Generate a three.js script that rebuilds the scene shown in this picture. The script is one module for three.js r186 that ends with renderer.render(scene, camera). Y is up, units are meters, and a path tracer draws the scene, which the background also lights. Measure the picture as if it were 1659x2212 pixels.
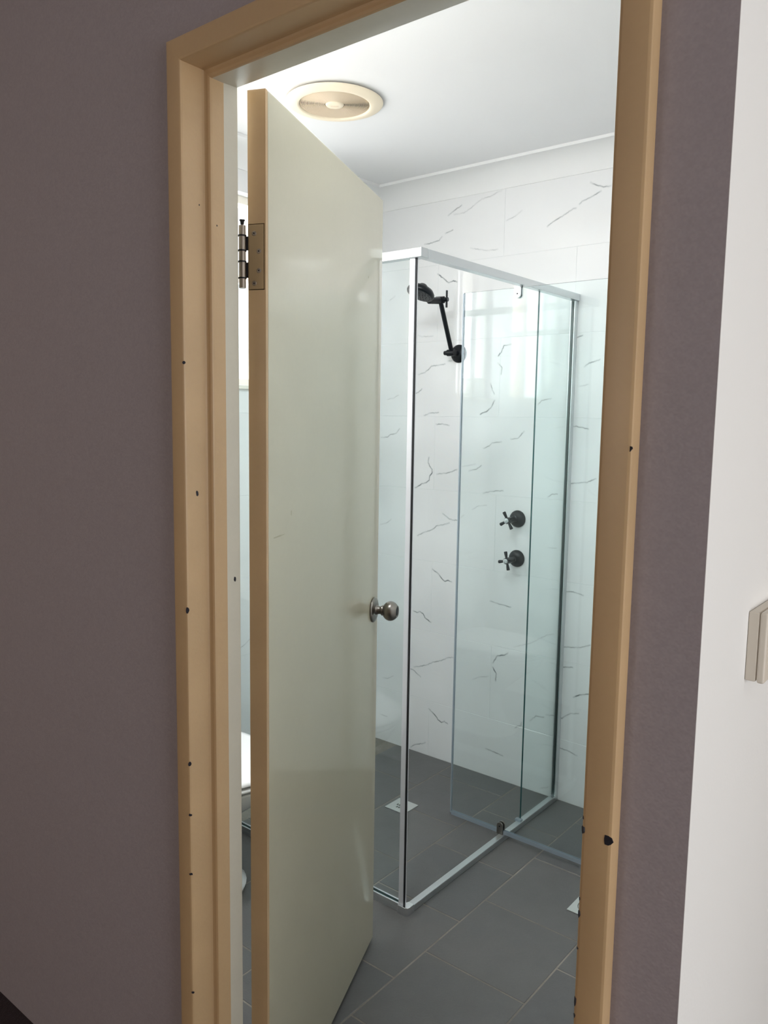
import * as THREE from 'three';
import { mergeGeometries, mergeVertices, toCreasedNormals } from 'three/addons/utils/BufferGeometryUtils.js';
import { RoundedBoxGeometry } from 'three/addons/geometries/RoundedBoxGeometry.js';
import { RectAreaLightUniformsLib } from 'three/addons/lights/RectAreaLightUniformsLib.js';

// ------------------------------------------------------------------ camera, sky, lights, exposure
const scene = new THREE.Scene();
const camera = new THREE.PerspectiveCamera(2 * Math.atan(1106 / 1719.6) * 180 / Math.PI, 1659 / 2212, 0.02, 60);
camera.position.set(1.0105, 1.4837, 0.826);
camera.rotation.set(-6.6388 * Math.PI / 180, 39.017 * Math.PI / 180, 0.8559 * Math.PI / 180, 'YXZ');
scene.add(camera);

scene.background = new THREE.Color(0.86, 0.93, 1.0);          // overcast daylight beyond the windows
scene.backgroundIntensity = 2.2;

RectAreaLightUniformsLib.init();
// daylight standing in each window opening (x, y, z, width, height, facing)
function windowLight(name, [x, y, z], w, h, towards, color, intensity) {
  const l = new THREE.RectAreaLight(color, intensity, w, h);
  l.name = name; l.position.set(x, y, z); l.lookAt(...towards); scene.add(l);
}
const XWIN = -1.45;   // just outside the panes
const DAY = new THREE.Color(0.93, 0.965, 1.0);
windowLight('window_daylight', [XWIN, 1.95, -0.43], 0.62, 0.69, [5, 1.95, -0.43], DAY, 10.5);
windowLight('window_daylight_001', [XWIN, 1.95, -1.18], 0.22, 0.69, [5, 1.95, -1.18], DAY, 10.5);
windowLight('window_daylight_002', [3.4, 1.3, 0.6], 1.88, 1.42, [0, 1.3, 0.6], new THREE.Color(1.0, 0.985, 0.975), 5.4);
windowLight('window_daylight_003', [-0.9, 1.65, 3.75], 1.58, 1.18, [-0.9, 1.65, 0], new THREE.Color(1.0, 0.77, 0.55), 1.9);  // added warm fill for the mauve wall, set in the unseen rear window
// added lamp to brighten the bathroom, hidden just above the door head
windowLight('added_lamp_glow', [-0.2, 2.385, -0.32], 0.27, 0.27, [-0.2, 0, -0.32001], new THREE.Color(0.93, 0.98, 1.0), 94);

const renderer = new THREE.WebGLRenderer({ antialias: true });
renderer.toneMapping = THREE.LinearToneMapping;
renderer.toneMappingExposure = 1.0;
renderer.shadowMap.enabled = true;

// ------------------------------------------------------------------ helpers
const rng = (s => () => { s = (s + 0x6d2b79f5) | 0; let t = Math.imul(s ^ (s >>> 15), 1 | s); t = (t + Math.imul(t ^ (t >>> 7), 61 | t)) ^ t; return ((t ^ (t >>> 14)) >>> 0) / 4294967296; })(7);
const used = {};
function numbered(n) { const k = used[n] = (used[n] ?? -1) + 1; return k ? n + '_' + String(k).padStart(3, '0') : n; }
function tag(o, label, category, kind, group) { o.userData.label = label; o.userData.category = category; if (kind) o.userData.kind = kind; if (group) o.userData.group = group; return o; }
function thing(name, label, category, kind, pos = [0, 0, 0]) { const g = new THREE.Group(); g.name = numbered(name); g.position.set(...pos); scene.add(g); return tag(g, label, category, kind); }
function sub(name, parent, pos = [0, 0, 0]) { const g = new THREE.Group(); g.name = name; g.position.set(...pos); parent.add(g); return g; }
function mesh(name, geo, mat, parent, pos) { const m = new THREE.Mesh(geo, mat); m.name = name; m.castShadow = m.receiveShadow = true; if (pos) m.position.set(...pos); parent.add(m); return m; }
// box given by its corners
function boxGeo(x0, x1, y0, y1, z0, z1, r = 0) {
  const w = x1 - x0, h = y1 - y0, d = z1 - z0;
  const g = r ? new RoundedBoxGeometry(w, h, d, 2, r) : new THREE.BoxGeometry(w, h, d);
  return g.translate((x0 + x1) / 2, (y0 + y1) / 2, (z0 + z1) / 2);
}
// uv in metres, from position and the way each face points
function metreUV(g) {
  if (g.index) g = g.toNonIndexed();
  const p = g.attributes.position, n = g.attributes.normal, uv = new Float32Array(p.count * 2);
  for (let i = 0; i < p.count; i++) {
    const ax = Math.abs(n.getX(i)), ay = Math.abs(n.getY(i)), az = Math.abs(n.getZ(i));
    const a = ax > ay && ax > az ? [p.getZ(i), p.getY(i)] : ay > az ? [p.getX(i), p.getZ(i)] : [p.getX(i), p.getY(i)];
    uv[2 * i] = a[0]; uv[2 * i + 1] = a[1];
  }
  g.setAttribute('uv', new THREE.BufferAttribute(uv, 2));
  return g;
}
const merge = gs => mergeGeometries(gs.map(g => { const k = g.index ? g.toNonIndexed() : g; for (const a of Object.keys(k.attributes)) if (!['position', 'normal', 'uv'].includes(a)) k.deleteAttribute(a); return k; }));
const lathe = (pts, seg = 40) => new THREE.LatheGeometry(pts.map(([r, y]) => new THREE.Vector2(r, y)), seg);
// cylinder between two points
function rod(a, b, r, r2 = r, seg = 20) {
  const A = new THREE.Vector3(...a), B = new THREE.Vector3(...b), d = B.clone().sub(A);
  const g = new THREE.CylinderGeometry(r2, r, d.length(), seg);
  g.applyQuaternion(new THREE.Quaternion().setFromUnitVectors(new THREE.Vector3(0, 1, 0), d.normalize()));
  return g.translate((A.x + B.x) / 2, (A.y + B.y) / 2, (A.z + B.z) / 2);
}
// skin over rings of points, ends closed
function loft(rings, closeEnds = true) {
  const n = rings[0].length, pos = [], idx = [];
  rings.forEach(r => r.forEach(p => pos.push(...p)));
  for (let i = 0; i < rings.length - 1; i++) for (let j = 0; j < n; j++) {
    const a = i * n + j, b = i * n + (j + 1) % n, c = a + n, d = b + n;
    idx.push(a, b, d, a, d, c);
  }
  if (closeEnds) for (const [k, flip] of [[0, true], [rings.length - 1, false]]) {
    const c = [0, 1, 2].map(q => rings[k].reduce((s, p) => s + p[q], 0) / n); pos.push(...c); const ci = pos.length / 3 - 1;
    for (let j = 0; j < n; j++) { const a = k * n + j, b = k * n + (j + 1) % n; flip ? idx.push(ci, b, a) : idx.push(ci, a, b); }
  }
  const g = new THREE.BufferGeometry(); g.setAttribute('position', new THREE.Float32BufferAttribute(pos, 3)); g.setIndex(idx);
  g.setAttribute('uv', new THREE.Float32BufferAttribute(new Float32Array(pos.length / 3 * 2), 2));
  g.computeVertexNormals(); return g;
}

// skin between two lines of points
function strip(A, B) {
  const n = A.length, idx = [], pos = [...A, ...B].flat();
  for (let j = 0; j + 1 < n; j++) idx.push(j, j + 1, n + j + 1, j, n + j + 1, n + j);
  const g = new THREE.BufferGeometry(); g.setAttribute('position', new THREE.Float32BufferAttribute(pos, 3)); g.setIndex(idx); g.computeVertexNormals(); return g;
}

// ------------------------------------------------------------------ textures
function valueNoise(size, cells, seed) {   // tileable smooth noise, 0..1
  let s = seed; const r = () => { s = (s * 1664525 + 1013904223) >>> 0; return s / 4294967296; };
  const g = new Float32Array(cells * cells).map(r), out = new Float32Array(size * size);
  for (let y = 0; y < size; y++) for (let x = 0; x < size; x++) {
    const fx = x / size * cells, fy = y / size * cells, ix = Math.floor(fx), iy = Math.floor(fy);
    let u = fx - ix, v = fy - iy; u = u * u * (3 - 2 * u); v = v * v * (3 - 2 * v);
    const at = (a, b) => g[(b % cells) * cells + a % cells];
    out[y * size + x] = (at(ix, iy) * (1 - u) + at(ix + 1, iy) * u) * (1 - v) + (at(ix, iy + 1) * (1 - u) + at(ix + 1, iy + 1) * u) * v;
  }
  return out;
}
function layered(size, list) {   // [[cells, weight, seed] ...] -> 0..1
  const o = new Float32Array(size * size); let tot = 0;
  for (const [c, w, s] of list) { const n = valueNoise(size, c, s); tot += w; for (let i = 0; i < o.length; i++) o[i] += n[i] * w; }
  for (let i = 0; i < o.length; i++) o[i] /= tot; return o;
}
function tex(size, f, srgb, repeatMetres) {
  const d = new Uint8Array(size * size * 4);
  for (let i = 0; i < size * size; i++) { const c = f(i); d[4 * i] = c[0]; d[4 * i + 1] = c[1]; d[4 * i + 2] = c[2]; d[4 * i + 3] = 255; }
  const t = new THREE.DataTexture(d, size, size); t.wrapS = t.wrapT = THREE.RepeatWrapping; t.magFilter = THREE.LinearFilter; t.minFilter = THREE.LinearMipmapLinearFilter;
  if (srgb) t.colorSpace = THREE.SRGBColorSpace; t.repeat.set(1 / repeatMetres, 1 / repeatMetres); t.needsUpdate = true; return t;
}
const clamp = v => Math.max(0, Math.min(255, v));
const tinted = (size, noise, base, amp, repeat) => tex(size, i => { const k = 1 + (noise[i] - 0.5) * amp; return base.map(b => clamp(b * k)); }, true, repeat);

const nStipple = layered(512, [[128, 1, 3], [256, 1.2, 5], [48, 0.5, 8]]);
const nCloud = layered(512, [[4, 1, 11], [9, 0.8, 12], [22, 0.5, 13], [90, 0.35, 14], [256, 0.5, 15]]);
const nPatch = layered(512, [[3, 1, 21], [7, 1, 22], [15, 0.6, 23], [120, 0.3, 24]]);
const bumpStipple = tex(512, i => { const v = nStipple[i] * 255; return [v, v, v]; }, false, 0.5);
const bumpFine = tex(512, i => { const v = nPatch[i] * 255; return [v, v, v]; }, false, 0.35);

const M = {};
const std = o => new THREE.MeshStandardMaterial(o), phy = o => new THREE.MeshPhysicalMaterial(o);
M.mauve = std({ map: tinted(512, nStipple, [158, 149, 154], 0.08, 0.5), roughness: 0.85, bumpMap: bumpStipple, bumpScale: 0.0003 });
M.whiteWall = std({ color: '#ecebe9', roughness: 0.8, bumpMap: bumpStipple, bumpScale: 0.00015 });
M.ceiling = std({ color: '#eeeeee', roughness: 0.9 });
M.cornice = std({ color: '#f0f0ef', roughness: 0.7 });
M.cream = phy({ map: tinted(512, nPatch, [190, 159, 120], 0.09, 0.7), roughness: 0.5, clearcoat: 0.2, clearcoatRoughness: 0.25, bumpMap: bumpFine, bumpScale: 0.0006 });
M.doorPaint = phy({ map: tinted(512, nPatch, [190, 184, 160], 0.05, 1.1), roughness: 0.35, clearcoat: 0.8, clearcoatRoughness: 0.09, bumpMap: bumpFine, bumpScale: 0.0002 });
M.innerPaint = phy({ map: tinted(512, nPatch, [200, 194, 178], 0.07, 0.7), roughness: 0.42, clearcoat: 0.3, clearcoatRoughness: 0.2 });
M.chip = std({ color: '#1c1b26', roughness: 0.6 });
M.grout = std({ color: '#e6e8e8', roughness: 0.9 });
M.floorGrout = std({ color: '#938f89', roughness: 0.95, map: tinted(512, nCloud, [235, 232, 226], 0.5, 0.6) });
M.floorTiles = [[96, 95, 95], [94, 94, 94], [98, 97, 96]].map((b, k) => std({ map: tinted(512, nCloud, b, 0.16, 0.45 + 0.07 * k), roughness: 0.42, bumpMap: bumpStipple, bumpScale: 0.0004 }));
M.aluminium = std({ color: '#d3d7d9', metalness: 1, roughness: 0.3 });
M.anodised = std({ color: '#e9ebf0', metalness: 0.35, roughness: 0.35 });
M.addedLampGlass = std({ color: '#f4f2ec', emissive: '#fbfcff', emissiveIntensity: 3, roughness: 0.4 });  // glow of the added bathroom lamp
M.chrome = std({ color: '#dfe2e4', metalness: 1, roughness: 0.12 });
M.satinSteel = std({ color: '#8f8a84', metalness: 1, roughness: 0.28 });
M.hingeSteel = std({ color: '#9a9086', metalness: 1, roughness: 0.4 });
M.hingePainted = phy({ color: '#a8906e', roughness: 0.5, metalness: 0.3 });
M.darkSteel = std({ color: '#17161a', roughness: 0.5, metalness: 0.4 });
M.blackRubber = std({ color: '#0b0b10', roughness: 0.5 });
M.blackMatt = phy({ color: '#060b12', roughness: 0.34, specularIntensity: 0.6 });
M.glass = phy({ color: new THREE.Color(0.957, 0.989, 0.987), roughness: 0, transmission: 1, thickness: 0, ior: 1.5, specularIntensity: 0.75 });
M.glassEdge = std({ color: new THREE.Color(0.02, 0.085, 0.085), roughness: 0.15 });
M.seal = phy({ color: '#c7d2dc', roughness: 0.3, transmission: 0.55, thickness: 0 });
M.windowGlass = phy({ color: '#ffffff', roughness: 0, transmission: 1, thickness: 0, ior: 1.5 });
M.warmGlass = phy({ color: new THREE.Color(1, 0.88, 0.74), roughness: 0, transmission: 1, thickness: 0, ior: 1.5 });
M.windowFrame = std({ color: '#efe9dd', roughness: 0.5 });
M.fanPlastic = std({ color: '#f6e8cf', roughness: 0.5 });
M.fanGrille = std({ color: '#ead9c0', roughness: 0.6 });
M.ductPlastic = std({ color: '#8b8378', roughness: 0.8 });
M.drainShade = std({ color: '#3b3a38', roughness: 0.8 });  // dark grey that paints the shade inside the drain holes
M.porcelain = phy({ color: '#f3f4f4', roughness: 0.1, clearcoat: 0.5, clearcoatRoughness: 0.05 });
M.seatPlastic = std({ color: '#f4f4f5', roughness: 0.25 });
M.paper = std({ color: '#f4f2ee', roughness: 0.95 });
M.cardboard = std({ color: '#a98d68', roughness: 0.9 });
M.switchPlastic = std({ color: '#d8cfc2', roughness: 0.45 });
M.carpet = std({ color: '#2c2024', roughness: 1, bumpMap: bumpStipple, bumpScale: 0.003 });
M.bedroomWall = std({ color: '#d8bf9c', roughness: 0.85 });

// marble print on the wall tiles: the veins stand where the photographed wall has them (mm from the left end of the back wall)
const VEINS = '2 429 2316 456 2330 493 2345|1 456 2314 506 2315 534 2327 560 2341 587 2355 627 2359 659 2370 677 2372|2 311 2215 343 2216 385 2222 398 2235|2 415 2246 451 2254|1 541 2172 614 2154 667 2152|3 382 2086 408 2069 436 2047 461 2052 478 2046|2 1048 2340 1069 2329 1097 2317 1125 2317|2 1087 2304 1056 2292 1016 2280 1007 2271|2 993 2260 980 2259 949 2243 903 2224 879 2211|1 770 2284 742 2269 702 2256|1 285 1843 306 1835 335 1835 364 1834|2 289 1675 325 1685 345 1697 359 1710 400 1713 430 1717|2 444 1728 464 1729|2 266 1594 294 1602 311 1616|2 325 1502 361 1514 402 1515|1 126 1999 157 2015|1 122 1571 160 1578 185 1590|2 389 1466 420 1468 458 1462'
  + '|3 357 1324 352 1307 360 1288 375 1274 374 1258 364 1248 360 1228 343 1215 322 1209 310 1201 286 1189|2 398 1255 452 1263 477 1270 502 1281|2 435 1088 472 1069 485 1065 509 1067|2 470 1052 438 1041 404 1033 389 1019 372 1010 342 1000 303 980|2 88 1403 126 1405 142 1417 176 1423 194 1444|1 91 1009 130 1020 155 1038|3 388 842 421 825 440 806 454 798 471 804 490 801|3 290 641 309 637 324 644 345 636 352 622 385 605|2 270 374 292 374 337 350|2 298 388 336 398 372 413 401 430 447 447 478 466 506 473|3 385 215 418 195 437 176 455 170 469 178 487 171|2 288 10 312 30 355 46 370 55|1 120 297 151 302 182 320|1 110 120 151 119'
  + '|3 739 1784 709 1779 697 1754 684 1739|2 685 1713 703 1694 700 1668|2 653 1632 663 1606 672 1590|3 673 1564 659 1538 639 1522 607 1510|2 811 1444 786 1417 753 1414|2 712 1401 669 1396 657 1384 630 1373|2 868 1549 884 1565 924 1572|2 1002 1791 1041 1801|2 1053 1688 1072 1700 1112 1711|1 993 1607 1009 1594 1018 1605|1 1035 1615 1072 1623|2 998 1466 1034 1468 1080 1459|2 561 1277 599 1288 620 1302|1 529 1294 593 1307|2 633 1190 668 1200 727 1206|1 582 1118 613 1136 652 1142|1 524 1078 542 1091|2 924 1195 943 1207 966 1210|2 1007 1252 1084 1262 1119 1278|1 933 999 972 1000|2 1010 838 1048 840 1089 834'
  + '|2 682 748 725 742 779 737|3 774 546 758 535 724 524 714 507 705 491|3 703 473 721 450 720 417|1 608 398 646 418 684 428|1 800 577 874 606 920 637 946 654 973 661|2 997 615 1084 630 1126 647|2 1000 537 1058 546|3 1068 430 1088 443 1131 458|2 885 288 910 315 947 318|2 817 242 846 259 846 272|2 955 331 978 334 1001 338 1023 333 1036 347 1057 361 1092 371|2 682 115 723 111 766 107|2 1011 212 1050 211 1091 201|1 938 20 978 38';
const MARBLE = 2.4;   // the print covers 2.4 m by 2.4 m
function marble() {
  const S = 2048, c = document.createElement('canvas'); c.width = c.height = S; const g = c.getContext('2d'), k = S / MARBLE / 1000;
  const n = layered(512, [[5, 1, 31], [11, 0.7, 32], [23, 0.4, 33]]);
  const im = g.createImageData(S, S);
  for (let y = 0; y < S; y++) for (let x = 0; x < S; x++) { const v = n[(y >> 2) * 512 + (x >> 2)], i = 4 * (y * S + x), d = Math.max(0, v - 0.55) * 34; im.data[i] = 240 - d; im.data[i + 1] = 240 - d * 0.97; im.data[i + 2] = 240 - d * 0.93; im.data[i + 3] = 255; }
  g.putImageData(im, 0, 0);
  g.lineCap = g.lineJoin = 'round';
  const vein = (w, p) => {   // a broken, swelling line with a pale halo
    const seg = [];
    for (let i = 0; i + 1 < p.length; i++) { const [a, b] = [p[i], p[i + 1]], L = Math.hypot(b[0] - a[0], b[1] - a[1]), m = Math.max(2, Math.round(L / 5)); for (let j = 0; j < m; j++) seg.push([a[0] + (b[0] - a[0]) * j / m, a[1] + (b[1] - a[1]) * j / m]); }
    seg.push(p[p.length - 1]);
    const q = seg.map(([x, y]) => [x + (rng() - 0.5) * 2.4, y + (rng() - 0.5) * 2.4]), ph = rng() * 6;
    g.lineCap = 'round'; g.strokeStyle = `rgba(120,126,130,${[0.05, 0.09, 0.12][w - 1]})`; g.lineWidth = 8 * k; g.beginPath(); q.forEach(([x, y], i) => i ? g.lineTo(x * k, S - y * k) : g.moveTo(x * k, S - y * k)); g.stroke(); g.lineCap = 'butt';
    for (let i = 0; i + 1 < q.length; i++) {
      const t = i / (q.length - 1), end = Math.min(1, 5 * Math.min(t + 0.06, 1.06 - t)), sw = 0.55 + 0.45 * Math.sin(ph + i * 0.55) * Math.sin(ph * 2 + i * 0.23);
      for (const [lw, al] of [[1.5 + 2.0 * sw * (w > 2 ? 1.5 : 1), [0.22, 0.46, 0.76][w - 1] * (0.35 + 0.65 * sw)]]) {
        g.strokeStyle = `rgba(84,90,93,${(al * end).toFixed(3)})`; g.lineWidth = lw * k * (w === 1 ? 0.8 : 1);
        g.beginPath(); g.moveTo(q[i][0] * k, S - q[i][1] * k); g.lineTo(q[i + 1][0] * k, S - q[i + 1][1] * k); g.stroke();
      }
    }
  };
  for (const v of VEINS.split('|')) { const a = v.split(' ').map(Number), p = []; for (let i = 1; i < a.length; i += 2) p.push([a[i], a[i + 1]]); vein(a[0], p); }
  for (let i = 0; i < 30; i++) {   // the part of the print the photograph does not show
    let x = 1160 + rng() * 1150, y = 60 + rng() * 2260, d = 0.3 + rng() * 0.7; const p = [[x, y]];
    for (let j = 0; j < 3 + rng() * 4; j++) { d += (rng() - 0.5) * 0.9; x += Math.cos(d) * 30; y += Math.sin(d) * 22; p.push([Math.min(2390, x), y]); }
    vein(1 + Math.floor(rng() * 3), p);
  }
  const t = new THREE.CanvasTexture(c); t.colorSpace = THREE.SRGBColorSpace; t.wrapS = t.wrapT = THREE.RepeatWrapping; t.magFilter = THREE.LinearFilter; return t;
}
M.wallTile = phy({ map: marble(), roughness: 0.04, ior: 1.5 });

// ------------------------------------------------------------------ room sizes
const H = 2.465, ZB = -1.948, XL = -1.305, XR = 0.682, ZE = -0.14;    // bathroom: tile faces
const TT = 0.009;                                                     // tile thickness
const ROW0 = 0.25, ROW = 0.3122, TW = 0.62;

// a tile: chamfered slab lying in local x, y with its face at z = TT
function tileGeo(w, h, u0, v0, ch = 0.0007, t = TT) {
  const X = w / 2, Y = h / 2, i = ch, r = [[-X, -Y, 0], [X, -Y, 0], [X, Y, 0], [-X, Y, 0]], m = r.map(p => [p[0], p[1], t - ch]), f = [[-X + i, -Y + i, t], [X - i, -Y + i, t], [X - i, Y - i, t], [-X + i, Y - i, t]];
  const pos = [], quad = (a, b, c, d) => pos.push(...a, ...b, ...c, ...a, ...c, ...d);
  quad(...f);
  for (let k = 0; k < 4; k++) { const l = (k + 1) % 4; quad(m[k], m[l], f[l], f[k]); quad(r[k], r[l], m[l], m[k]); }
  const g = new THREE.BufferGeometry(); g.setAttribute('position', new THREE.Float32BufferAttribute(pos, 3)); g.computeVertexNormals();
  const uv = []; for (let k = 0; k < pos.length; k += 3) uv.push((u0 + pos[k]) / MARBLE, (v0 + pos[k + 1]) / MARBLE);
  g.setAttribute('uv', new THREE.Float32BufferAttribute(uv, 2)); return g;
}
// tiles over a wall of length L (local x 0..L) in running bond; holes are [x0, x1, y0, y1]
function tileWall(parent, L, top, place, firstJoint, uOff, holes = [], mirror = false) {
  const gap = 0.0012;
  let y0 = 0, row = 0;
  while (y0 < top - 0.01) {
    const y1 = Math.min(top, row === 0 ? ROW0 : y0 + ROW);
    const xs = [0]; let j = firstJoint + (row % 2 ? TW / 2 : 0); while (j > 0.02) j -= TW; for (j += TW; j < L - 0.015; j += TW) if (j > 0.015) xs.push(j); xs.push(L);
    for (let i = 0; i + 1 < xs.length; i++) {
      let parts = [[xs[i], xs[i + 1], y0, y1]];
      for (const [a, b, c, d] of holes) parts = parts.flatMap(([p, q, s, t]) => {
        if (q <= a || p >= b || t <= c || s >= d) return [[p, q, s, t]];
        const o = [], lo = Math.max(s, c), hi = Math.min(t, d);
        if (s < c) o.push([p, q, s, c]); if (t > d) o.push([p, q, d, t]);
        if (p < a) o.push([p, a, lo, hi]); if (q > b) o.push([b, q, lo, hi]); return o;
      });
      for (const [p, q, s, t] of parts) {
        if (q - p < 0.012 || t - s < 0.012) continue;
        const cx = (p + q) / 2, cy = (s + t) / 2;
        const m = mesh('tile', tileGeo(q - p - gap, t - s - gap, (mirror ? L - cx : cx) + uOff, cy), M.wallTile, parent);
        place(m, cx, cy);
      }
    }
    y0 = y1; row++;
  }
}

// ------------------------------------------------------------------ the setting
const TILE_TOP = H - 0.088, FAN = [-0.762, -1.088];
{ // back wall
  const g = thing('wall_back', 'white marble-look tiled wall behind the shower', 'wall', 'structure');
  mesh('backing', boxGeo(XL - 0.15, XR + 0.075, -0.1, H + 0.1, ZB - 0.12, ZB - 0.0008), M.grout, g);
  tileWall(g, XR - XL, TILE_TOP + 0.03, (m, x, y) => m.position.set(XL + x, y, ZB - TT), -0.965 - XL, XL + 1.35);
}
const WIN = [{ z0: -0.745, z1: -0.115 }, { z0: -1.295, z1: -1.065 }], WY0 = 1.6, WY1 = 2.3;
{ // left wall with its two window openings
  const g = thing('wall_left', 'white marble-look tiled wall with two high windows behind the open door', 'wall', 'structure');
  const x0 = XL - 0.13, x1 = XL - 0.0008, zs = [ZB - 0.01, WIN[1].z0, WIN[1].z1, WIN[0].z0, WIN[0].z1, ZE + 0.03];
  const parts = [boxGeo(x0, x1, -0.1, WY0, zs[0], zs[5]), boxGeo(x0, x1, WY1, H + 0.1, zs[0], zs[5])];
  for (const k of [0, 2, 4]) if (zs[k + 1] > zs[k]) parts.push(boxGeo(x0, x1, WY0, WY1, zs[k], zs[k + 1]));
  mesh('backing', merge(parts), M.grout, g);
  // local x runs from the back corner towards the door wall
  tileWall(g, ZE - ZB, TILE_TOP + 0.03, (m, x, y) => { m.rotation.y = Math.PI / 2; m.position.set(XL - TT, y, ZE - x); }, 0.31, 0.5, WIN.map(w => [ZE - w.z1, ZE - w.z0, WY0, WY1]), true);
}
{ // right wall: tiles inside, white paint on the side facing the passage
  const g = thing('wall_right', 'white painted wall receding at the right edge with the switch on it', 'wall', 'structure');
  mesh('plaster', metreUV(boxGeo(XR + TT, 0.7565, -0.1, H + 0.1, ZB - 0.12, -0.1312)), M.whiteWall, g);
  tileWall(g, ZE - ZB, TILE_TOP + 0.03, (m, x, y) => { m.rotation.y = -Math.PI / 2; m.position.set(XR + TT, y, ZB + x); }, 0.2, 0.9);
}
const FX0 = -0.1255, FX1 = 0.6793, FY = 2.081;      // outer edges of the door frame
{ // the mauve wall with the doorway
  const g = thing('wall_entry', 'dull mauve painted wall around the bathroom doorway', 'wall', 'structure');
  const z0 = -0.131, z1 = -0.021;
  mesh('plaster', metreUV(merge([boxGeo(-2.6, FX0, -0.1, H + 0.1, z0, z1), boxGeo(FX0, FX1, FY, H + 0.1, z0, z1)])), M.mauve, g);
  const end = metreUV(boxGeo(FX1, 0.7565, -0.1, H + 0.1, z0, z1));
  mesh('plaster', end, M.mauve, g);
  mesh('return_face', metreUV(boxGeo(0.7566, 0.757, -0.1, H + 0.1, ZB - 0.12, z1 - 0.0002)), M.whiteWall, g);
  tileWall(g, XR - XL, TILE_TOP + 0.03, (m, x, y) => { m.rotation.y = Math.PI; m.position.set(XR - x, y, ZE + TT); }, 0.4, 0.2, [[XR - FX1, XR - FX0, 0, FY]]);
}
{ // bathroom floor: 310 mm grey tiles in half-bond courses
  const g = thing('floor', 'grey tiled bathroom floor with pale grout lines', 'floor', 'structure');
  mesh('screed', metreUV(boxGeo(XL - 0.05, XR + 0.05, -0.12, -0.0009, ZB - 0.05, -0.025)), M.floorGrout, g);
  const P = 0.3155, gap = 0.0034;
  for (let i = -4; i <= 2; i++) {
    const x0 = Math.max(XL, 0.12 + (i - 0) * P - P * 0), x1 = Math.min(XR, 0.12 + (i + 1) * P); if (x1 - x0 < 0.02) continue;
    const odd = ((i % 2) + 2) % 2, zj = odd ? -0.876 : -0.735;
    for (let k = -3; k < 5; k++) {
      const z1 = Math.min(-0.03, zj - k * P), z0 = Math.max(ZB, zj - (k + 1) * P); if (z1 - z0 < 0.02) continue;
      const t = tileGeo(x1 - x0 - gap, z1 - z0 - gap, 0, 0, 0.0014, 0.012), uv = t.attributes.uv; const du = rng() * 9, dv = rng() * 9;
      for (let q = 0; q < uv.count; q++) uv.setXY(q, uv.getX(q) * MARBLE + du, uv.getY(q) * MARBLE + dv);
      const m = mesh('tile', t, M.floorTiles[Math.floor(rng() * 3)], g, [(x0 + x1) / 2, -0.012 + (rng() - 0.5) * 0.0006, (z0 + z1) / 2]); m.rotation.x = -Math.PI / 2;
    }
  }
}
{ const g = thing('ceiling', 'white flat bathroom ceiling above the shower', 'ceiling', 'structure'); 
  const x0 = XL - 0.13, x1 = 0.757, z0 = ZB - 0.12, z1 = -0.06, sh = new THREE.Shape([[x0, -z1], [x1, -z1], [x1, -z0], [x0, -z0]].map(p => new THREE.Vector2(...p))), hole = new THREE.Path();
  hole.absarc(FAN[0], -FAN[1], 0.1105, 0, Math.PI * 2, true); sh.holes.push(hole);
  mesh('plasterboard', new THREE.ExtrudeGeometry(sh, { depth: 0.12, bevelEnabled: false, curveSegments: 48 }).rotateX(-Math.PI / 2), M.ceiling, g, [0, H, 0]);
}
{ // cove cornice along each bathroom wall
  const prof = []; const s = 0.088, lip = 0.011;   // (out from wall, down from ceiling)
  prof.push([0, 0], [s, 0], [s, lip]);
  for (let i = 0; i <= 10; i++) { const a = i / 10 * Math.PI / 2; prof.push([s - 0.003 - (s - 0.0065) * Math.sin(a), s - 0.002 - (s - lip - 0.002) * Math.cos(a)]); }
  prof.push([0.0035, s], [0, s]);
  const run = (name, len, pos, rotY, label) => {
    const shp = new THREE.Shape(prof.map(([o, d]) => new THREE.Vector2(o, -d)));
    const geo = toCreasedNormals(new THREE.ExtrudeGeometry(shp, { depth: len, bevelEnabled: false, curveSegments: 1 }), 0.5);
    const m = mesh(name, geo, M.cornice, scene, pos); m.rotation.y = rotY; tag(m, label, 'cornice', 'structure');
  };
  // profile's out axis is local +x, the run is local +z
  run('trim_2', XR - XL, [XR, H, ZB], -Math.PI / 2, 'white cove cornice above the back wall tiles');
  run('trim_3', ZE - ZB, [XL, H, ZB], 0, 'white cove cornice above the left window wall');
  run('trim_4', ZE - ZB, [XR, H, ZE], Math.PI, 'white cove cornice along the right bathroom wall');
  run('trim_5', XR - XL, [XL, H, ZE], Math.PI / 2, 'white cove cornice inside over the bathroom doorway');
}
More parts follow.
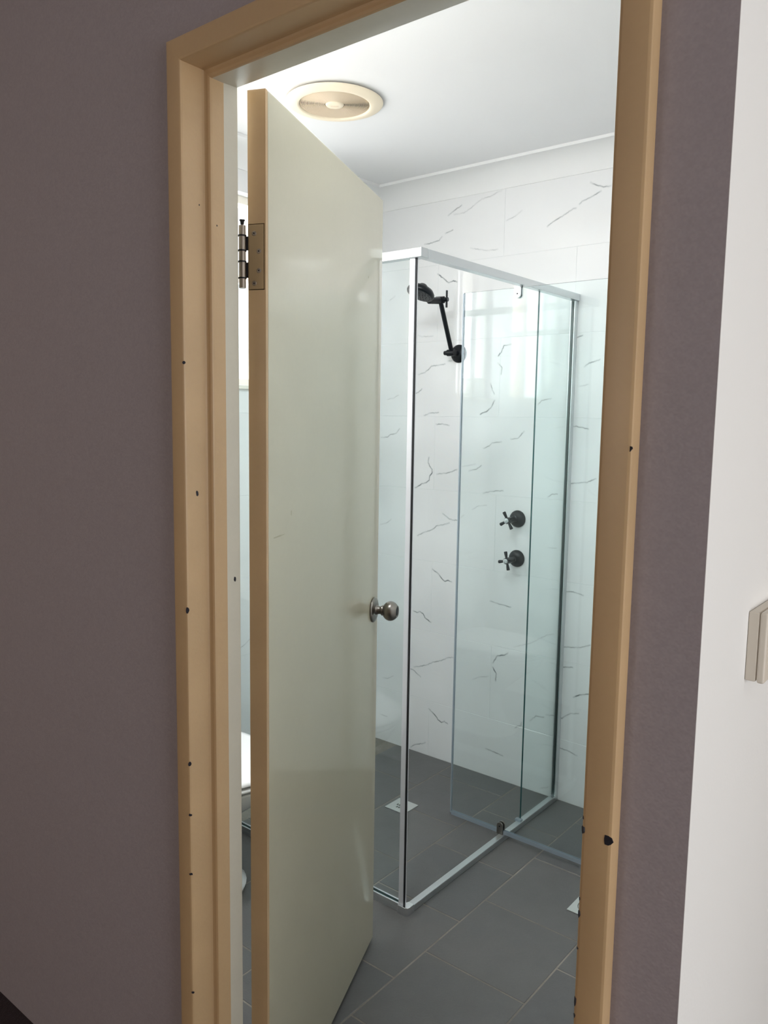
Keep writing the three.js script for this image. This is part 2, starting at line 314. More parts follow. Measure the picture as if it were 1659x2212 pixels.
WIN.forEach((w, i) => { // windows of the left wall
  const g = thing('window_' + (i + 1), i ? 'small high window in the shower side of the left wall' : 'wide high bathroom window above the toilet', 'window', 'structure');
  const xo = XL - 0.105, xi = XL - 0.045, f = 0.028;
  mesh('window_frame', merge([boxGeo(xo, xi, WY0, WY0 + f, w.z0, w.z1), boxGeo(xo, xi, WY1 - f, WY1, w.z0, w.z1), boxGeo(xo, xi, WY0 + f, WY1 - f, w.z0, w.z0 + f), boxGeo(xo, xi, WY0 + f, WY1 - f, w.z1 - f, w.z1)]), M.windowFrame, g);
  const mul = -0.52;
  if (!i) mesh('mullion', boxGeo(xo, xi, WY0 + f, WY1 - f, mul - 0.018, mul + 0.018), M.windowFrame, g);
  for (const [a, b, mt] of i ? [[w.z0 + f, w.z1 - f, M.windowGlass]] : [[w.z0 + f, mul - 0.018, M.warmGlass], [mul + 0.018, w.z1 - f, M.windowGlass]])
    mesh('pane', boxGeo(XL - 0.078, XL - 0.073, WY0 + f, WY1 - f, a, b), mt, g);
  mesh('window_sill', boxGeo(XL - 0.045, XL + 0.012, WY0 - 0.012, WY0 + 0.004, w.z0 + 0.001, w.z1 - 0.001, 0.003), M.windowFrame, g);
});

// ------------------------------------------------------------------ the bedroom the photograph is taken from
{ const m = mesh('floor_bedroom', metreUV(boxGeo(-2.6, 3.25, -0.12, 0.027, -0.021, 3.6)), M.carpet, scene); tag(m, 'very dark floor of the outer room, a sliver at the bottom left corner', 'floor', 'structure');
  const p = mesh('floor_passage', metreUV(boxGeo(0.757, 3.25, -0.12, 0.027, -2.1, -0.021)), M.carpet, scene); tag(p, 'very dark floor along the white wall', 'floor', 'structure');
  const c = mesh('ceiling_bedroom', merge([boxGeo(-2.6, 3.25, H, H + 0.12, -0.06, 3.6), boxGeo(0.757, 3.25, H, H + 0.12, -2.1, -0.06)]), M.ceiling, scene); tag(c, 'white ceiling of the room outside the bathroom', 'ceiling', 'structure');
  const wall = (n, g, l) => tag(mesh(n, metreUV(g), M.bedroomWall, scene), l, 'wall', 'structure');
  wall('wall_bedroom_left', boxGeo(-2.72, -2.6, -0.1, H + 0.1, -0.131, 3.6), 'pale wall at the far left of the outer room');
  wall('wall_bedroom_rear', merge([boxGeo(-2.72, -1.7, -0.1, H + 0.1, 3.6, 3.72), boxGeo(-0.1, 3.37, -0.1, H + 0.1, 3.6, 3.72), boxGeo(-1.7, -0.1, -0.1, 1.05, 3.6, 3.72), boxGeo(-1.7, -0.1, 2.25, H + 0.1, 3.6, 3.72)]), 'pale wall with the added window behind the camera');
  const rw = thing('window_4', 'added window behind the camera, put in as warm fill on the mauve wall', 'window', 'structure');  // unseen window added to hold the warm fill light
  mesh('window_frame', merge([boxGeo(-1.7, -0.1, 1.05, 1.1, 3.63, 3.69), boxGeo(-1.7, -0.1, 2.2, 2.25, 3.63, 3.69), boxGeo(-1.7, -1.65, 1.1, 2.2, 3.63, 3.69), boxGeo(-0.15, -0.1, 1.1, 2.2, 3.63, 3.69)]), M.windowFrame, rw);
  mesh('pane', boxGeo(-1.65, -0.15, 1.1, 2.2, 3.655, 3.66), M.windowGlass, rw);
  wall('wall_passage_end', boxGeo(0.757, 3.37, -0.1, H + 0.1, -2.22, -2.1), 'pale wall at the far end beside the white wall');
  const z0 = -0.35, z1 = 1.55, y0 = 0.58, y1 = 2.02, x0 = 3.25, x1 = 3.37;
  wall('wall_bedroom_right', merge([boxGeo(x0, x1, -0.1, y0, -2.1, 3.6), boxGeo(x0, x1, y1, H + 0.1, -2.1, 3.6), boxGeo(x0, x1, y0, y1, -2.1, z0), boxGeo(x0, x1, y0, y1, z1, 3.6)]), 'pale wall with a large window to the right of the camera');
  const g = thing('window_3', 'large window lighting the outer room from the right', 'window', 'structure');
  mesh('window_frame', merge([boxGeo(x0 + 0.03, x1 - 0.03, y0, y0 + 0.05, z0, z1), boxGeo(x0 + 0.03, x1 - 0.03, y1 - 0.05, y1, z0, z1), boxGeo(x0 + 0.03, x1 - 0.03, y0 + 0.05, y1 - 0.05, z0, z0 + 0.05), boxGeo(x0 + 0.03, x1 - 0.03, y0 + 0.05, y1 - 0.05, z1 - 0.05, z1)]), M.windowFrame, g);
  mesh('pane', boxGeo(x0 + 0.055, x0 + 0.06, y0 + 0.05, y1 - 0.05, z0 + 0.05, z1 - 0.05), M.windowGlass, g);
}

// ------------------------------------------------------------------ door frame: one moulded profile mitred round the opening
{
  const g = thing('trim_1', 'tan painted door frame with chipped rebated edges', 'door frame', 'structure');
  // (inwards from the outer edge, z)
  const round = (a, c, b, r, n = 4) => { // rounded corner c between a and b
    const u = [a[0] - c[0], a[1] - c[1]], v = [b[0] - c[0], b[1] - c[1]], lu = Math.hypot(...u), lv = Math.hypot(...v), o = [];
    const p = [c[0] + u[0] / lu * r, c[1] + u[1] / lu * r], q = [c[0] + v[0] / lv * r, c[1] + v[1] / lv * r];
    for (let i = 0; i <= n; i++) { const t = i / n; o.push([p[0] * (1 - t) ** 2 + 2 * c[0] * t * (1 - t) + q[0] * t * t, p[1] * (1 - t) ** 2 + 2 * c[1] * t * (1 - t) + q[1] * t * t]); } return o;
  };
  const key = [[0, -0.121], [0, 0], [0.0367, 0], [0.0367, -0.0476], [0.0508, -0.0476], [0.0508, -0.0746], [0.0475, -0.109], [0.0335, -0.109], [0.0335, -0.121]];
  const rad = [0, 0.004, 0.004, 0.005, 0.005, 0.004, 0.002, 0.001, 0.001], prof = [];
  key.forEach((c, i) => { if (!rad[i]) prof.push(c); else prof.push(...round(key[(i + key.length - 1) % key.length], c, key[(i + 1) % key.length], rad[i])); });
  prof.push(prof[0]);
  // the stop's bathroom half carries the paler enamel of the bathroom side
  // (on the head, the whole underside of the stop)
  const leg = (name, mapA, mapB) => {
    const limit = name === 'head' ? -0.0524 : -0.0746, cut = prof.findIndex((p, i) => i > 8 && p[1] < limit), outer = prof.slice(0, cut + 1), inner = prof.slice(cut);
    const skin = (line, nm, mt, parent) => mesh(nm, metreUV(toCreasedNormals(strip(line.map(mapA), line.map(mapB)).toNonIndexed(), 0.45)), mt, parent);
    skin(inner, 'stop_bead', M.innerPaint, skin(outer, name, M.cream, g));
  };
  leg('jamb', ([u, z]) => [FX0 + u, 0, z], ([u, z]) => [FX0 + u, FY - u, z]);
  leg('head', ([u, z]) => [FX0 + u, FY - u, z], ([u, z]) => [FX1 - u, FY - u, z]);
  leg('jamb', ([u, z]) => [FX1 - u, FY - u, z], ([u, z]) => [FX1 - u, 0, z]);
  // chips where the enamel is knocked off down to dark metal
  const chip = (x, y, z, n, w, h) => {
    const sh = new THREE.Shape(), k = 9; for (let i = 0; i < k; i++) { const a = i / k * 2 * Math.PI, r = 0.75 + 0.5 * rng(); (i ? sh.lineTo : sh.moveTo).call(sh, Math.cos(a) * w / 2 * r, Math.sin(a) * h / 2 * r); }
    const c = mesh('paint_chip', new THREE.ExtrudeGeometry(sh, { depth: 0.0012, bevelEnabled: false }), M.chip, g, [x, y, z]);
    c.lookAt(x + n[0], y, z + n[2]); c.translateZ(-0.0008);
  };
  const L = [1, 0, 0], F = [0, 0, 1], E = [0.7, 0, 0.7];
  chip(-0.0888, 1.354, -0.0237, L, 0.006, 0.009);
  for (const [x, y, h] of [[-0.0897, 1.1536, 0.010], [-0.0895, 1.572, 0.005], [-0.0897, 0.8782, 0.008], [-0.0897, 0.7838, 0.005], [-0.0897, 0.6728, 0.004], [-0.0897, 0.4441, 0.004]]) chip(x, y, -0.001, E, 0.006, h);
  chip(-0.0765, 1.1967, -0.0948, L, 0.005, 0.009);
  chip(-0.0888, 1.83, -0.035, L, 0.002, 0.003); chip(-0.0748, 1.80, -0.06, L, 0.002, 0.003);
  chip(0.6745, 1.0134, 0, F, 0.011, 0.011);
  chip(0.6768, 1.4566, -0.0008, [-0.3, 0, 0.9], 0.007, 0.006);
  for (const [y, w, h] of [[1.015, 0.007, 0.011], [0.7997, 0.005, 0.014], [0.7811, 0.004, 0.006], [0.9109, 0.004, 0.012], [0.93, 0.003, 0.005], [0.868, 0.004, 0.004], [1.03, 0.003, 0.004]]) chip(0.6438, y, -0.0012, [-0.7, 0, 0.7], w, h);
}

// ------------------------------------------------------------------ the door, open past square into the bathroom
{
  const DW = 0.7193, DH = 2.03, DT = 0.035;
  const g = thing('door_1', 'cream gloss-painted flush door standing open into the bathroom', 'door', 'structure', [-0.056, 0, -0.1526]);
  g.rotation.y = 112.98 * Math.PI / 180;
  mesh('door_leaf', metreUV(boxGeo(0.009, DW, 0.012, 0.012 + DH, -DT, 0, 0.0018)), M.doorPaint, g);
  // the edge, cut out for the hinge leaf with a hair of a gap round it
  const HY0 = 1.708, HY1 = 1.818, eg = new THREE.Shape([[-DT + 0.0006, 0.0125], [-0.0006, 0.0125], [-0.0006, 0.0115 + DH], [-DT + 0.0006, 0.0115 + DH]].map(p => new THREE.Vector2(...p))), cutout = new THREE.Path();
  [[-DT + 0.0012, HY0 - 0.0015], [-DT + 0.0012, HY1 + 0.0015], [-0.003, HY1 + 0.0015], [-0.003, HY0 - 0.0015]].forEach((p, k) => (k ? cutout.lineTo : cutout.moveTo).call(cutout, ...p)); cutout.closePath(); eg.holes.push(cutout);
  mesh('hinge_edge', metreUV(new THREE.ExtrudeGeometry(eg, { depth: 0.009, bevelEnabled: false }).rotateY(-Math.PI / 2).translate(0.009, 0, 0)), M.cream, g);
  // butt hinge
  const h = sub('hinge', g), y0 = HY0, y1 = HY1, px = -0.0045, pz = -0.0432;
  mesh('hinge_leaf', boxGeo(-0.0004, 0.0088, y0, y1, -DT + 0.0022, -0.0046, 0.0003), M.hingePainted, h);
  const cuts = [0, 0.166, 0.4, 0.575, 0.835, 1].map(t => y1 - 0.001 - t * (y1 - y0 - 0.002));
  for (let i = 0; i < 5; i++) {
    mesh('knuckle', rod([px, cuts[i] - 0.0008, pz], [px, cuts[i + 1] + 0.0008, pz], 0.0062), M.hingeSteel, h);
    const toDoor = i % 2 === 1;
    if (toDoor) mesh('knuckle_leaf', boxGeo(-0.0014, 0.0002, cuts[i + 1] + 0.0008, cuts[i] - 0.0008, pz + 0.003, -DT + 0.001), M.darkSteel, h);
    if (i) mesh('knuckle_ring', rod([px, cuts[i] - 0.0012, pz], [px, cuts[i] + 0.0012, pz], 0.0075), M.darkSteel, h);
  }
  mesh('hinge_pin', lathe([[0, 0.0085], [0.0045, 0.0085], [0.0052, 0.0075], [0.0036, 0.005], [0.003, 0], [0, 0]].reverse(), 20), M.darkSteel, h, [px, y1, pz]);
  // four screws, stepped as on the photograph
  for (const [y, z] of [[1.803, -0.0225], [1.7725, -0.0135], [1.7395, -0.0135], [1.718, -0.0225]]) {
    const s = mesh('screw', lathe([[0, 0.0007], [0.0012, 0.0008], [0.0034, 0.0009], [0.0041, 0.0005], [0.0044, 0]].reverse(), 18), M.hingeSteel, h, [-0.0004, y, z]); s.rotation.z = Math.PI / 2;
    const d = mesh('screw_recess', new THREE.CylinderGeometry(0.0014, 0.0014, 0.0006, 8), M.chip, h, [-0.0012, y, z]); d.rotation.z = Math.PI / 2;
  }
  // knob on the room side
  const k = sub('doorknob', g, [0.679, 0.978, 0]);
  const turn = geo => geo.rotateX(Math.PI / 2);
  mesh('rose', turn(lathe([[0, 0], [0.033, 0], [0.0335, 0.003], [0.031, 0.0062], [0.024, 0.008], [0.016, 0.0092], [0, 0.0095]].reverse())), M.satinSteel, k);
  mesh('neck', turn(lathe([[0.0145, 0.008], [0.0125, 0.012], [0.0105, 0.017], [0.0108, 0.022], [0.013, 0.024], [0.0145, 0.026], [0.0125, 0.03]].reverse())), M.satinSteel, k);
  const ball = []; for (let i = 0; i <= 24; i++) { const a = i / 24 * Math.PI * 0.80; ball.push([Math.max(0, 0.0262 * Math.sin(a)), 0.048 - 0.0225 * Math.cos(a)]); }
  ball.push([0.0148, 0.0672], [0.0135, 0.0655], [0, 0.0655]);
  mesh('knob', turn(lathe(ball.reverse())), M.satinSteel, k);
  mesh('turn_button', turn(lathe([[0, 0.0655], [0.0115, 0.0655], [0.0115, 0.0664], [0, 0.0666]].reverse(), 24)), M.darkSteel, k);
  // scuffs in the paint
  for (const [x, y, w, hh] of [[0.055, 1.262, 0.05, 0.004], [0.115, 1.30, 0.006, 0.012], [0.60, 1.83, 0.005, 0.006]]) {
    const sh = new THREE.Shape(), n = 14; for (let i = 0; i < n; i++) { const a = i / n * 2 * Math.PI, r = 0.6 + 0.6 * rng(); (i ? sh.lineTo : sh.moveTo).call(sh, Math.cos(a) * w / 2 * r, Math.sin(a) * hh / 2 * r); }
    mesh('scuff', new THREE.ExtrudeGeometry(sh, { depth: 0.0002, bevelEnabled: false }), phy({ color: '#a9a38c', roughness: 0.6 }), g, [x, y, -0.00005]);
  }
}

// ------------------------------------------------------------------ shower screen
const XP = -0.335, ZP = -0.963, ZD = -1.54, YR = 1.951;
{
  const g = thing('shower_screen', 'frameless-look glass shower screen with aluminium rails and open pivot door', 'shower screen');
  const pane = (name, parent, x0, x1, y0, y1, z0, z1, across) => {   // BoxGeometry groups: +x -x +y -y +z -z
    const e = M.glassEdge, c = M.glass, mats = across === 'x' ? [e, e, e, e, c, c] : [c, c, e, e, e, e];
    const m = mesh(name, new THREE.BoxGeometry(x1 - x0, y1 - y0, z1 - z0), mats, parent, [(x0 + x1) / 2, (y0 + y1) / 2, (z0 + z1) / 2]); return m;
  };
  const rX0 = XP - 0.023, rX1 = XP + 0.012, rZ0 = ZP - 0.035, rZ1 = ZP;
  // front panel, parallel to the doorway, and the fixed panel at the back wall
  pane('front_glass', g, XL + 0.012, -0.3655, 0.014, YR - 0.022, ZP - 0.020, ZP - 0.014, 'x');
  pane('fixed_glass', g, XP - 0.008, XP - 0.002, 0.012, YR - 0.012, ZB + 0.012, -1.665, 'z');
  mesh('top_rail', boxGeo(XL + 0.002, rX0 + 0.004, YR - 0.025, YR, rZ0 + 0.008, rZ1 - 0.001, 0.0015), M.aluminium, g);
  mesh('top_rail', boxGeo(rX0 + 0.008, rX1 - 0.001, YR - 0.025, YR, ZB + 0.002, rZ0 - 0.002, 0.0015), M.aluminium, g);
  mesh('rail_corner', boxGeo(rX0, rX1, YR - 0.0262, YR + 0.0006, rZ0, rZ1, 0.003), M.aluminium, g);
  mesh('corner_post', boxGeo(-0.3655, -0.3478, 0.022, YR - 0.026, ZP - 0.022, ZP - 0.006, 0.0015), M.anodised, g);
  mesh('post_seal', boxGeo(-0.3478, -0.3432, 0.022, YR - 0.026, ZP - 0.0125, ZP - 0.0075, 0.0008), M.blackRubber, g);
  // floor channels: the front one shows its two lips
  mesh('bottom_rail', merge([boxGeo(XL + 0.002, rX0 + 0.002, 0, 0.012, ZP - 0.028, ZP - 0.006), boxGeo(XL + 0.002, rX0 + 0.002, 0.012, 0.026, ZP - 0.012, ZP - 0.006, 0.001), boxGeo(XL + 0.002, rX0 + 0.002, 0.012, 0.026, ZP - 0.028, ZP - 0.022, 0.001)]), M.aluminium, g);
  mesh('bottom_rail', boxGeo(XP - 0.016, XP + 0.006, 0, 0.022, ZB + 0.002, ZP - 0.030, 0.0025), M.aluminium, g);
  const cap = new THREE.Shape(), cx0 = rX0 - 0.004, cx1 = XP + 0.008, cz0 = -(ZP + 0.0), cz1 = -(ZP - 0.032);
  cap.moveTo(cx0, cz0); cap.lineTo(cx1 - 0.014, cz0); cap.quadraticCurveTo(cx1, cz0, cx1, cz0 + 0.014); cap.lineTo(cx1, cz1); cap.lineTo(cx1 - 0.02, cz1); cap.quadraticCurveTo(cx1 - 0.02, cz0 + 0.02, cx0, cz0 + 0.02); cap.closePath();
  mesh('corner_cap', new THREE.ExtrudeGeometry(cap, { depth: 0.026, bevelEnabled: true, bevelSize: 0.001, bevelThickness: 0.001, bevelSegments: 1 }).rotateX(-Math.PI / 2), M.chrome, g);
  const chan = (x0, x1, z0, z1, t) => merge(t === 'z' ? [boxGeo(x0, x1, 0.022, YR - 0.026, z0, z0 + 0.004), boxGeo(x0, x0 + 0.003, 0.022, YR - 0.026, z0 + 0.004, z1), boxGeo(x1 - 0.003, x1, 0.022, YR - 0.026, z0 + 0.004, z1)]
    : [boxGeo(x0, x0 + 0.004, 0.026, YR - 0.026, z0, z1), boxGeo(x0 + 0.004, x1, 0.026, YR - 0.026, z0, z0 + 0.003), boxGeo(x0 + 0.004, x1, 0.026, YR - 0.026, z1 - 0.003, z1)]);
  mesh('wall_channel', chan(XP - 0.014, XP + 0.004, ZB + 0.0005, ZB + 0.026, 'z'), M.aluminium, g);
  mesh('wall_channel', chan(XL + 0.0005, XL + 0.026, ZP - 0.026, ZP - 0.008, 'x'), M.aluminium, g);
  // pivot door turned square to its closed line
  const d = sub('pivot_door', g), x0 = -0.561, x1 = 0.13;
  pane('door_glass', d, x0, x1, 0.03, 1.922, ZD - 0.003, ZD + 0.003, 'x');
  mesh('drip_seal', merge([boxGeo(x0 + 0.001, x1 - 0.001, 0.022, 0.029, ZD - 0.004, ZD + 0.004, 0.001), boxGeo(x0 + 0.001, x1 - 0.001, 0.029, 0.037, ZD - 0.0048, ZD - 0.0034), boxGeo(x0 + 0.001, x1 - 0.001, 0.029, 0.037, ZD + 0.0034, ZD + 0.0048)]), M.seal, d);
  mesh('edge_seal', merge([boxGeo(x0 - 0.004, x0 + 0.001, 0.03, 1.92, ZD - 0.0045, ZD + 0.0045, 0.001)]), M.seal, d);
  for (const [ya, yb] of [[1.888, 1.926], [0.022, 0.064]]) {
    const up = ya > 1, b = sub('pivot_bracket', d), bx = -0.348;
    const sh = new THREE.Shape(); const w = 0.011, r = 0.011, hgt = yb - ya; sh.moveTo(-w, 0); sh.lineTo(w, 0); sh.lineTo(w, hgt - r); sh.absarc(0, hgt - r, r, 0, Math.PI); sh.closePath();
    for (const s of [-1, 1]) {
      const pl = new THREE.ExtrudeGeometry(sh, { depth: 0.005, bevelEnabled: true, bevelSize: 0.0008, bevelThickness: 0.0008, bevelSegments: 2 }); if (up) pl.rotateZ(Math.PI);
      mesh('clamp_plate', pl, up ? M.chrome : M.satinSteel, b, [bx, up ? yb : ya, ZD + (s > 0 ? 0.0042 : -0.0092)]);
    }
    const hole = mesh('clamp_screw', new THREE.CylinderGeometry(0.0024, 0.0024, 0.0012, 12).rotateX(Math.PI / 2), M.darkSteel, b, [bx, up ? ya + 0.013 : yb - 0.013, ZD + 0.0102]);
    mesh('pivot_pin', rod([bx, up ? yb - 0.003 : ya - 0.004, ZD], [bx, up ? yb + 0.004 : ya + 0.002, ZD], 0.007), M.darkSteel, b);
  }
  mesh('seal_stop', boxGeo(XP - 0.02, XP + 0.004, 0.021, 0.03, -1.668, -1.652, 0.001), M.seal, g);
}

// ------------------------------------------------------------------ exhaust fan in the ceiling
{
  const g = thing('exhaust_fan', 'round cream ceiling exhaust fan with a concentric ring grille', 'exhaust fan', null, [FAN[0], H, FAN[1]]);
  const R = 0.151, r = 0.1085;
  mesh('mounting_collar', lathe([[0.112, 0], [0.132, 0], [0.132, -0.006], [0.112, -0.006], [0.112, 0]], 64), M.fanPlastic, g);
  mesh('rim', lathe([[r, -0.002], [r, -0.0125], [r + 0.003, -0.0165], [r + 0.008, -0.0175], [0.125, -0.0165], [0.142, -0.0125], [0.149, -0.0095], [R, -0.0075], [R, -0.006], [0.148, -0.005], [r, -0.002]], 96), M.fanPlastic, g);
  const rings = []; for (let q = 0.032; q < 0.1055; q += 0.00365) rings.push(lathe([[q, -0.0135], [q + 0.0014, -0.0135], [q + 0.0014, -0.0103], [q, -0.0103], [q, -0.0135]], 72));
  for (let a = 0; a < 6; a++) { const b = boxGeo(0.02, 0.11, -0.0075, -0.005, -0.001, 0.001); b.rotateY(a * Math.PI / 3 + 0.4); rings.push(b); }
  mesh('grille', merge(rings), M.fanGrille, g);
  mesh('duct', lathe([[0.1095, -0.003], [0.1095, 0.11], [0, 0.115], [0, 0.117], [0.1103, 0.112], [0.1103, -0.003], [0.1095, -0.003]], 64), M.ductPlastic, g);
  mesh('motor', lathe([[0.0, 0.03], [0.03, 0.032], [0.036, 0.045], [0.036, 0.108], [0, 0.11]], 32), M.ductPlastic, g);
  mesh('centre_cap', lathe([[0, -0.0175], [0.02, -0.0172], [0.0265, -0.0158], [0.029, -0.013], [0.029, -0.005], [0, -0.005]], 48), M.fanPlastic, g);
  const badge = mesh('badge', boxGeo(-0.012, 0.012, -0.0182, -0.0172, -0.0035, 0.0035, 0.0004), M.fanGrille, g); badge.rotation.y = 0.68;
}

{ // body of the added bathroom lamp, just out of view above the door head
  const g = thing('added_lamp', 'added round lamp, unseen above the doorway head, that brightens the bathroom', 'ceiling light', null, [-0.2, H, -0.32]);
  mesh('light_base', lathe([[0, -0.002], [0.145, -0.002], [0.15, -0.006], [0.15, -0.02], [0.14, -0.024], [0, -0.024]].reverse(), 56), M.cornice, g);
  mesh('diffuser', lathe([[0.138, -0.022], [0.136, -0.038], [0.122, -0.054], [0.09, -0.066], [0.045, -0.0715], [0, -0.073]], 56), M.addedLampGlass, g);
}
// ------------------------------------------------------------------ black shower head on its adjustable arm
{
  const g = thing('overhead_shower', 'black round shower head on a jointed arm above the back wall tiles', 'shower head', null, [-0.852, 1.756, ZB]);
  const out = geo => geo.rotateX(Math.PI / 2);
  mesh('wall_flange', out(lathe([[0, 0], [0.037, 0], [0.037, 0.004], [0.034, 0.010], [0.026, 0.0165], [0.015, 0.0205], [0, 0.0215]].reverse())), M.blackMatt, g);
  mesh('arm_elbow', merge([rod([0, 0, 0.018], [0, 0, 0.058], 0.0115), rod([-0.018, 0.0, 0.056], [0.016, 0.0, 0.056], 0.0135), rod([-0.034, 0.0, 0.056], [-0.018, 0.0, 0.056], 0.0085, 0.0105)]), M.blackMatt, g);
  mesh('arm', rod([0, 0.006, 0.056], [0, 0.196, 0.142], 0.0092), M.blackMatt, g);
  mesh('arm_joint', merge([rod([0.016, 0.199, 0.138], [-0.018, 0.199, 0.145], 0.0135), rod([0, 0.197, 0.136], [-0.004, 0.188, 0.212], 0.0135, 0.0125)]), M.blackMatt, g);
  mesh('wing_nut', merge([rod([0.016, 0.199, 0.138], [0.032, 0.2, 0.136], 0.0085), boxGeo(0.0225, 0.0285, 0.168, 0.235, 0.131, 0.139, 0.002)]), M.blackMatt, g);
  // a deep disc whose spraying face looks down and out
  const spray = mesh('spray_disc', lathe([[0, -0.016], [0.046, -0.016], [0.052, -0.0135], [0.055, -0.007], [0.054, 0.001], [0.045, 0.012], [0.022, 0.021], [0.014, 0.03], [0, 0.031]].reverse(), 48), M.blackMatt, g, [-0.002, 0.214, 0.268]);
  const noz = []; for (const [n, rr] of [[1, 0], [6, 0.014], [12, 0.027], [18, 0.041]]) for (let i = 0; i < n; i++) { const a = i / n * 2 * Math.PI; noz.push(new THREE.CylinderGeometry(0.0016, 0.0016, 0.0016, 6).translate(Math.cos(a) * rr, -0.0165, Math.sin(a) * rr)); }
  mesh('nozzle_ring', merge(noz), M.darkSteel, spray);
  mesh('spray_neck', rod([-0.004, 0.188, 0.208], [-0.008, 0.214, 0.262], 0.0115, 0.012), M.blackMatt, g);
  spray.rotation.set(-0.40, 0, -0.12, 'YXZ');
}
// ------------------------------------------------------------------ two wall taps
{
  const make = (y, x, turn, label) => {
    const g = thing('shower_tap', label, 'tap', null, [x, y, ZB]); g.userData.group = 'black cross-handle shower taps';
    const out = geo => geo.rotateX(Math.PI / 2);
    mesh('rose', out(lathe([[0, 0], [0.034, 0], [0.0345, 0.003], [0.033, 0.0085], [0.028, 0.0155], [0.020, 0.0205], [0.012, 0.0225], [0, 0.023]].reverse())), M.blackMatt, g);
    mesh('spindle', out(lathe([[0.0105, 0.02], [0.0105, 0.05], [0.0125, 0.056], [0.0125, 0.088], [0.0115, 0.09], [0, 0.09]].reverse(), 28)), M.blackMatt, g);
    for (let i = 0; i < 4; i++) {
      const a = turn + i * Math.PI / 2, arm = lathe([[0, 0.009], [0.0042, 0.009], [0.0048, 0.014], [0.0064, 0.029], [0.0068, 0.035], [0.0058, 0.0372], [0, 0.0374]].reverse(), 16);
      const m = mesh('handle_arm', arm, M.blackMatt, g, [0, 0, 0.079]); m.rotation.z = a - Math.PI / 2;
    }
    mesh('chrome_button', out(lathe([[0.0102, 0.088], [0.0102, 0.0925], [0.0085, 0.0945], [0, 0.095]].reverse(), 28)), M.chrome, g);
    return g;
  };
  make(1.099, -0.552, 30 * Math.PI / 180, 'upper of the two black cross-handle taps on the tiled wall');
  make(0.940, -0.550, 12 * Math.PI / 180, 'lower of the two black cross-handle taps on the tiled wall');
}
// ------------------------------------------------------------------ floor drains
{
  const make = (x, z, s, label) => {
    const g = thing('floor_drain', label, 'drain', null, [x, 0, z]), h = s / 2;
    const sh = new THREE.Shape([[-h, -h], [h, -h], [h, h], [-h, h]].map(p => new THREE.Vector2(...p)));
    const hole = (a, b, w, l) => { const p = new THREE.Path(); p.moveTo(a - w, b - l); p.lineTo(a + w, b - l); p.lineTo(a + w, b + l); p.lineTo(a - w, b + l); p.closePath(); sh.holes.push(p); };
    for (let i = -2; i <= 2; i++) for (let j = -1; j <= 1; j++) if (Math.abs(i) + Math.abs(j) < 3) hole(i * 0.0095, j * 0.017, 0.0028, 0.0055);
    mesh('drain_plate', new THREE.ExtrudeGeometry(sh, { depth: 0.0022, bevelEnabled: false }).rotateX(-Math.PI / 2), M.satinSteelBright, g, [0, 0.0006, 0]);
    mesh('hole_shade', boxGeo(-0.035, 0.035, 0.0002, 0.0008, -0.035, 0.035), M.drainShade, g);  // dark sheet under the plate, painted in for the shade of the holes
    if (s > 0.1) { const ring = new THREE.TorusGeometry(0.036, 0.0012, 6, 40).rotateX(Math.PI / 2); mesh('drain_ring', ring, M.satinSteel, g, [0, 0.0029, 0]); }
  };
  M.satinSteelBright = std({ color: '#d5d8d6', metalness: 0.85, roughness: 0.5 });
  make(-0.763, -1.498, 0.092, 'square steel floor drain in the middle of the shower');
  make(0.075, -1.362, 0.104, 'square steel floor drain cut off by the right door jamb');
}
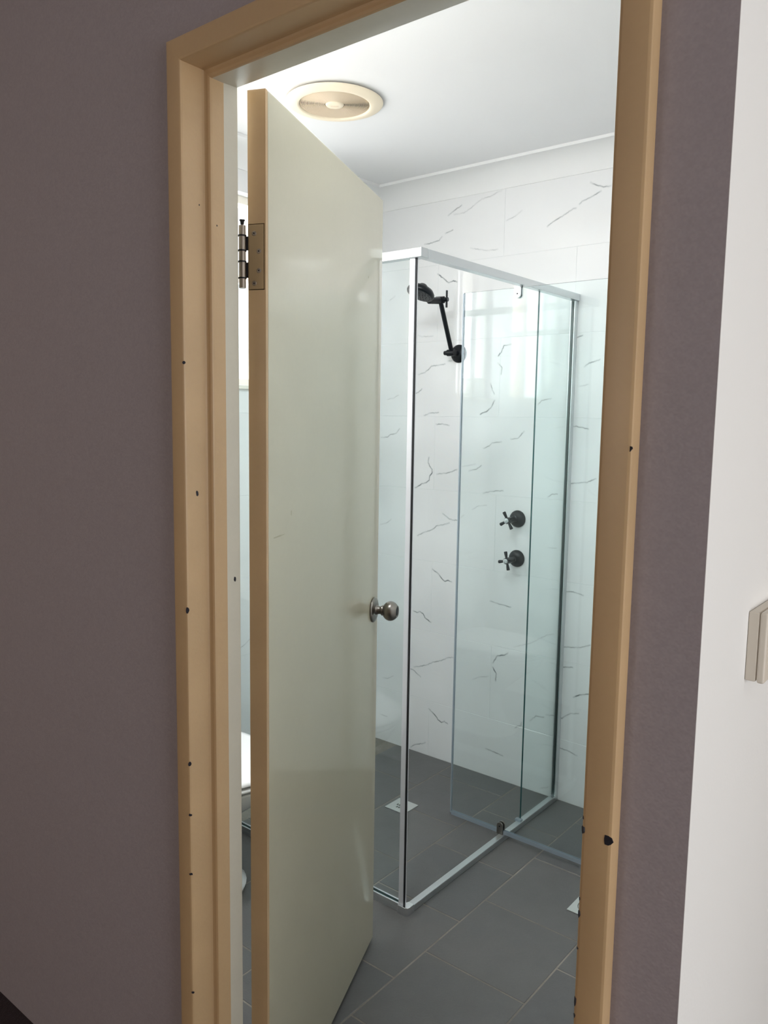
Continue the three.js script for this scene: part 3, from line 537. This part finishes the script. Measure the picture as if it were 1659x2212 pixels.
// ------------------------------------------------------------------ toilet, glimpsed through the hinge gap
{
  const g = thing('toilet', 'white toilet glimpsed through the gap between door and jamb', 'toilet', null, [XL + 0.003, 0, -0.68]);
  // a D-shaped ring: straight at the back (x = b), rounded at the front (x = f), half width w
  const ring = (b, f, w, y, n = 40) => { const o = [], xc = f - w * 1.25; for (let i = 0; i < n; i++) { const t = i / n * 2 * Math.PI, c = Math.cos(t), s = Math.sin(t); const sx = c >= 0 ? xc + (f - xc) * Math.pow(c, 0.9) : xc + (xc - b) * -Math.pow(-c, 0.35); const sz = Math.sign(s) * w * (c >= 0 ? Math.pow(Math.abs(s), 0.95) : Math.pow(Math.abs(s), 0.6)); o.push([sx, y, -sz]); } return o; };
  mesh('pan', loft([ring(0.18, 0.514, 0.124, 0.0), ring(0.18, 0.517, 0.126, 0.018), ring(0.18, 0.47, 0.104, 0.045), ring(0.17, 0.425, 0.094, 0.13), ring(0.16, 0.44, 0.102, 0.20), ring(0.15, 0.53, 0.140, 0.28), ring(0.14, 0.615, 0.174, 0.345), ring(0.13, 0.643, 0.183, 0.392), ring(0.13, 0.643, 0.181, 0.402)]), M.porcelain, g);
  mesh('seat', loft([ring(0.19, 0.648, 0.185, 0.406), ring(0.19, 0.652, 0.188, 0.412), ring(0.19, 0.65, 0.187, 0.421)]), M.seatPlastic, g);
  mesh('lid', loft([ring(0.18, 0.648, 0.185, 0.4245), ring(0.18, 0.654, 0.19, 0.43), ring(0.18, 0.65, 0.187, 0.441), ring(0.19, 0.62, 0.165, 0.447)]), M.seatPlastic, g);
  mesh('cistern', boxGeo(0.0, 0.165, 0.40, 0.79, -0.19, 0.19, 0.02), M.porcelain, g);
  mesh('cistern_lid', boxGeo(0.0, 0.172, 0.79, 0.82, -0.195, 0.195, 0.01), M.porcelain, g);
  mesh('flush_button', new THREE.CylinderGeometry(0.022, 0.022, 0.008, 28), M.chrome, g, [0.09, 0.823, 0]);
}
{ // paper roll on the sill, seen reflected in the shower glass
  const g = thing('toilet_roll', 'white toilet roll on the window sill, seen reflected in the shower glass', 'toilet roll', null, [XL - 0.012 + 0.02, WY0 + 0.004, -0.33]);
  mesh('paper', lathe([[0.021, 0.001], [0.054, 0.001], [0.055, 0.004], [0.055, 0.096], [0.054, 0.099], [0.021, 0.099], [0.021, 0.001]], 40), M.paper, g);
  mesh('core', lathe([[0.0185, 0.0005], [0.021, 0.0005], [0.021, 0.0985], [0.0185, 0.0985], [0.0185, 0.0005]], 24), M.cardboard, g);
}
// ------------------------------------------------------------------ switch on the white wall, seen edge on
{
  const g = thing('wall_switch', 'cream light switch on a mounting block, cut by the right edge', 'light switch', null, [0.757, 1.2125, -0.2602]);
  mesh('mounting_block', boxGeo(0.0001, 0.0128, -0.0435, 0.0435, -0.0585, 0.0585, 0.002), M.switchPlastic, g);
  mesh('face_plate', boxGeo(0.0138, 0.0227, -0.0445, 0.0445, -0.0592, 0.0592, 0.0028), M.switchPlastic, g);
  mesh('rebate', boxGeo(0.0126, 0.014, -0.041, 0.041, -0.056, 0.056), M.switchPlastic, g);
  for (const z of [-0.022, 0.022]) mesh('rocker', boxGeo(0.022, 0.0265, -0.008, 0.008, z - 0.012, z + 0.012, 0.0015), M.switchPlastic, g);
}
scene.traverse(o => { if (o.isMesh) { o.castShadow = true; o.receiveShadow = true; } });
renderer.render(scene, camera);
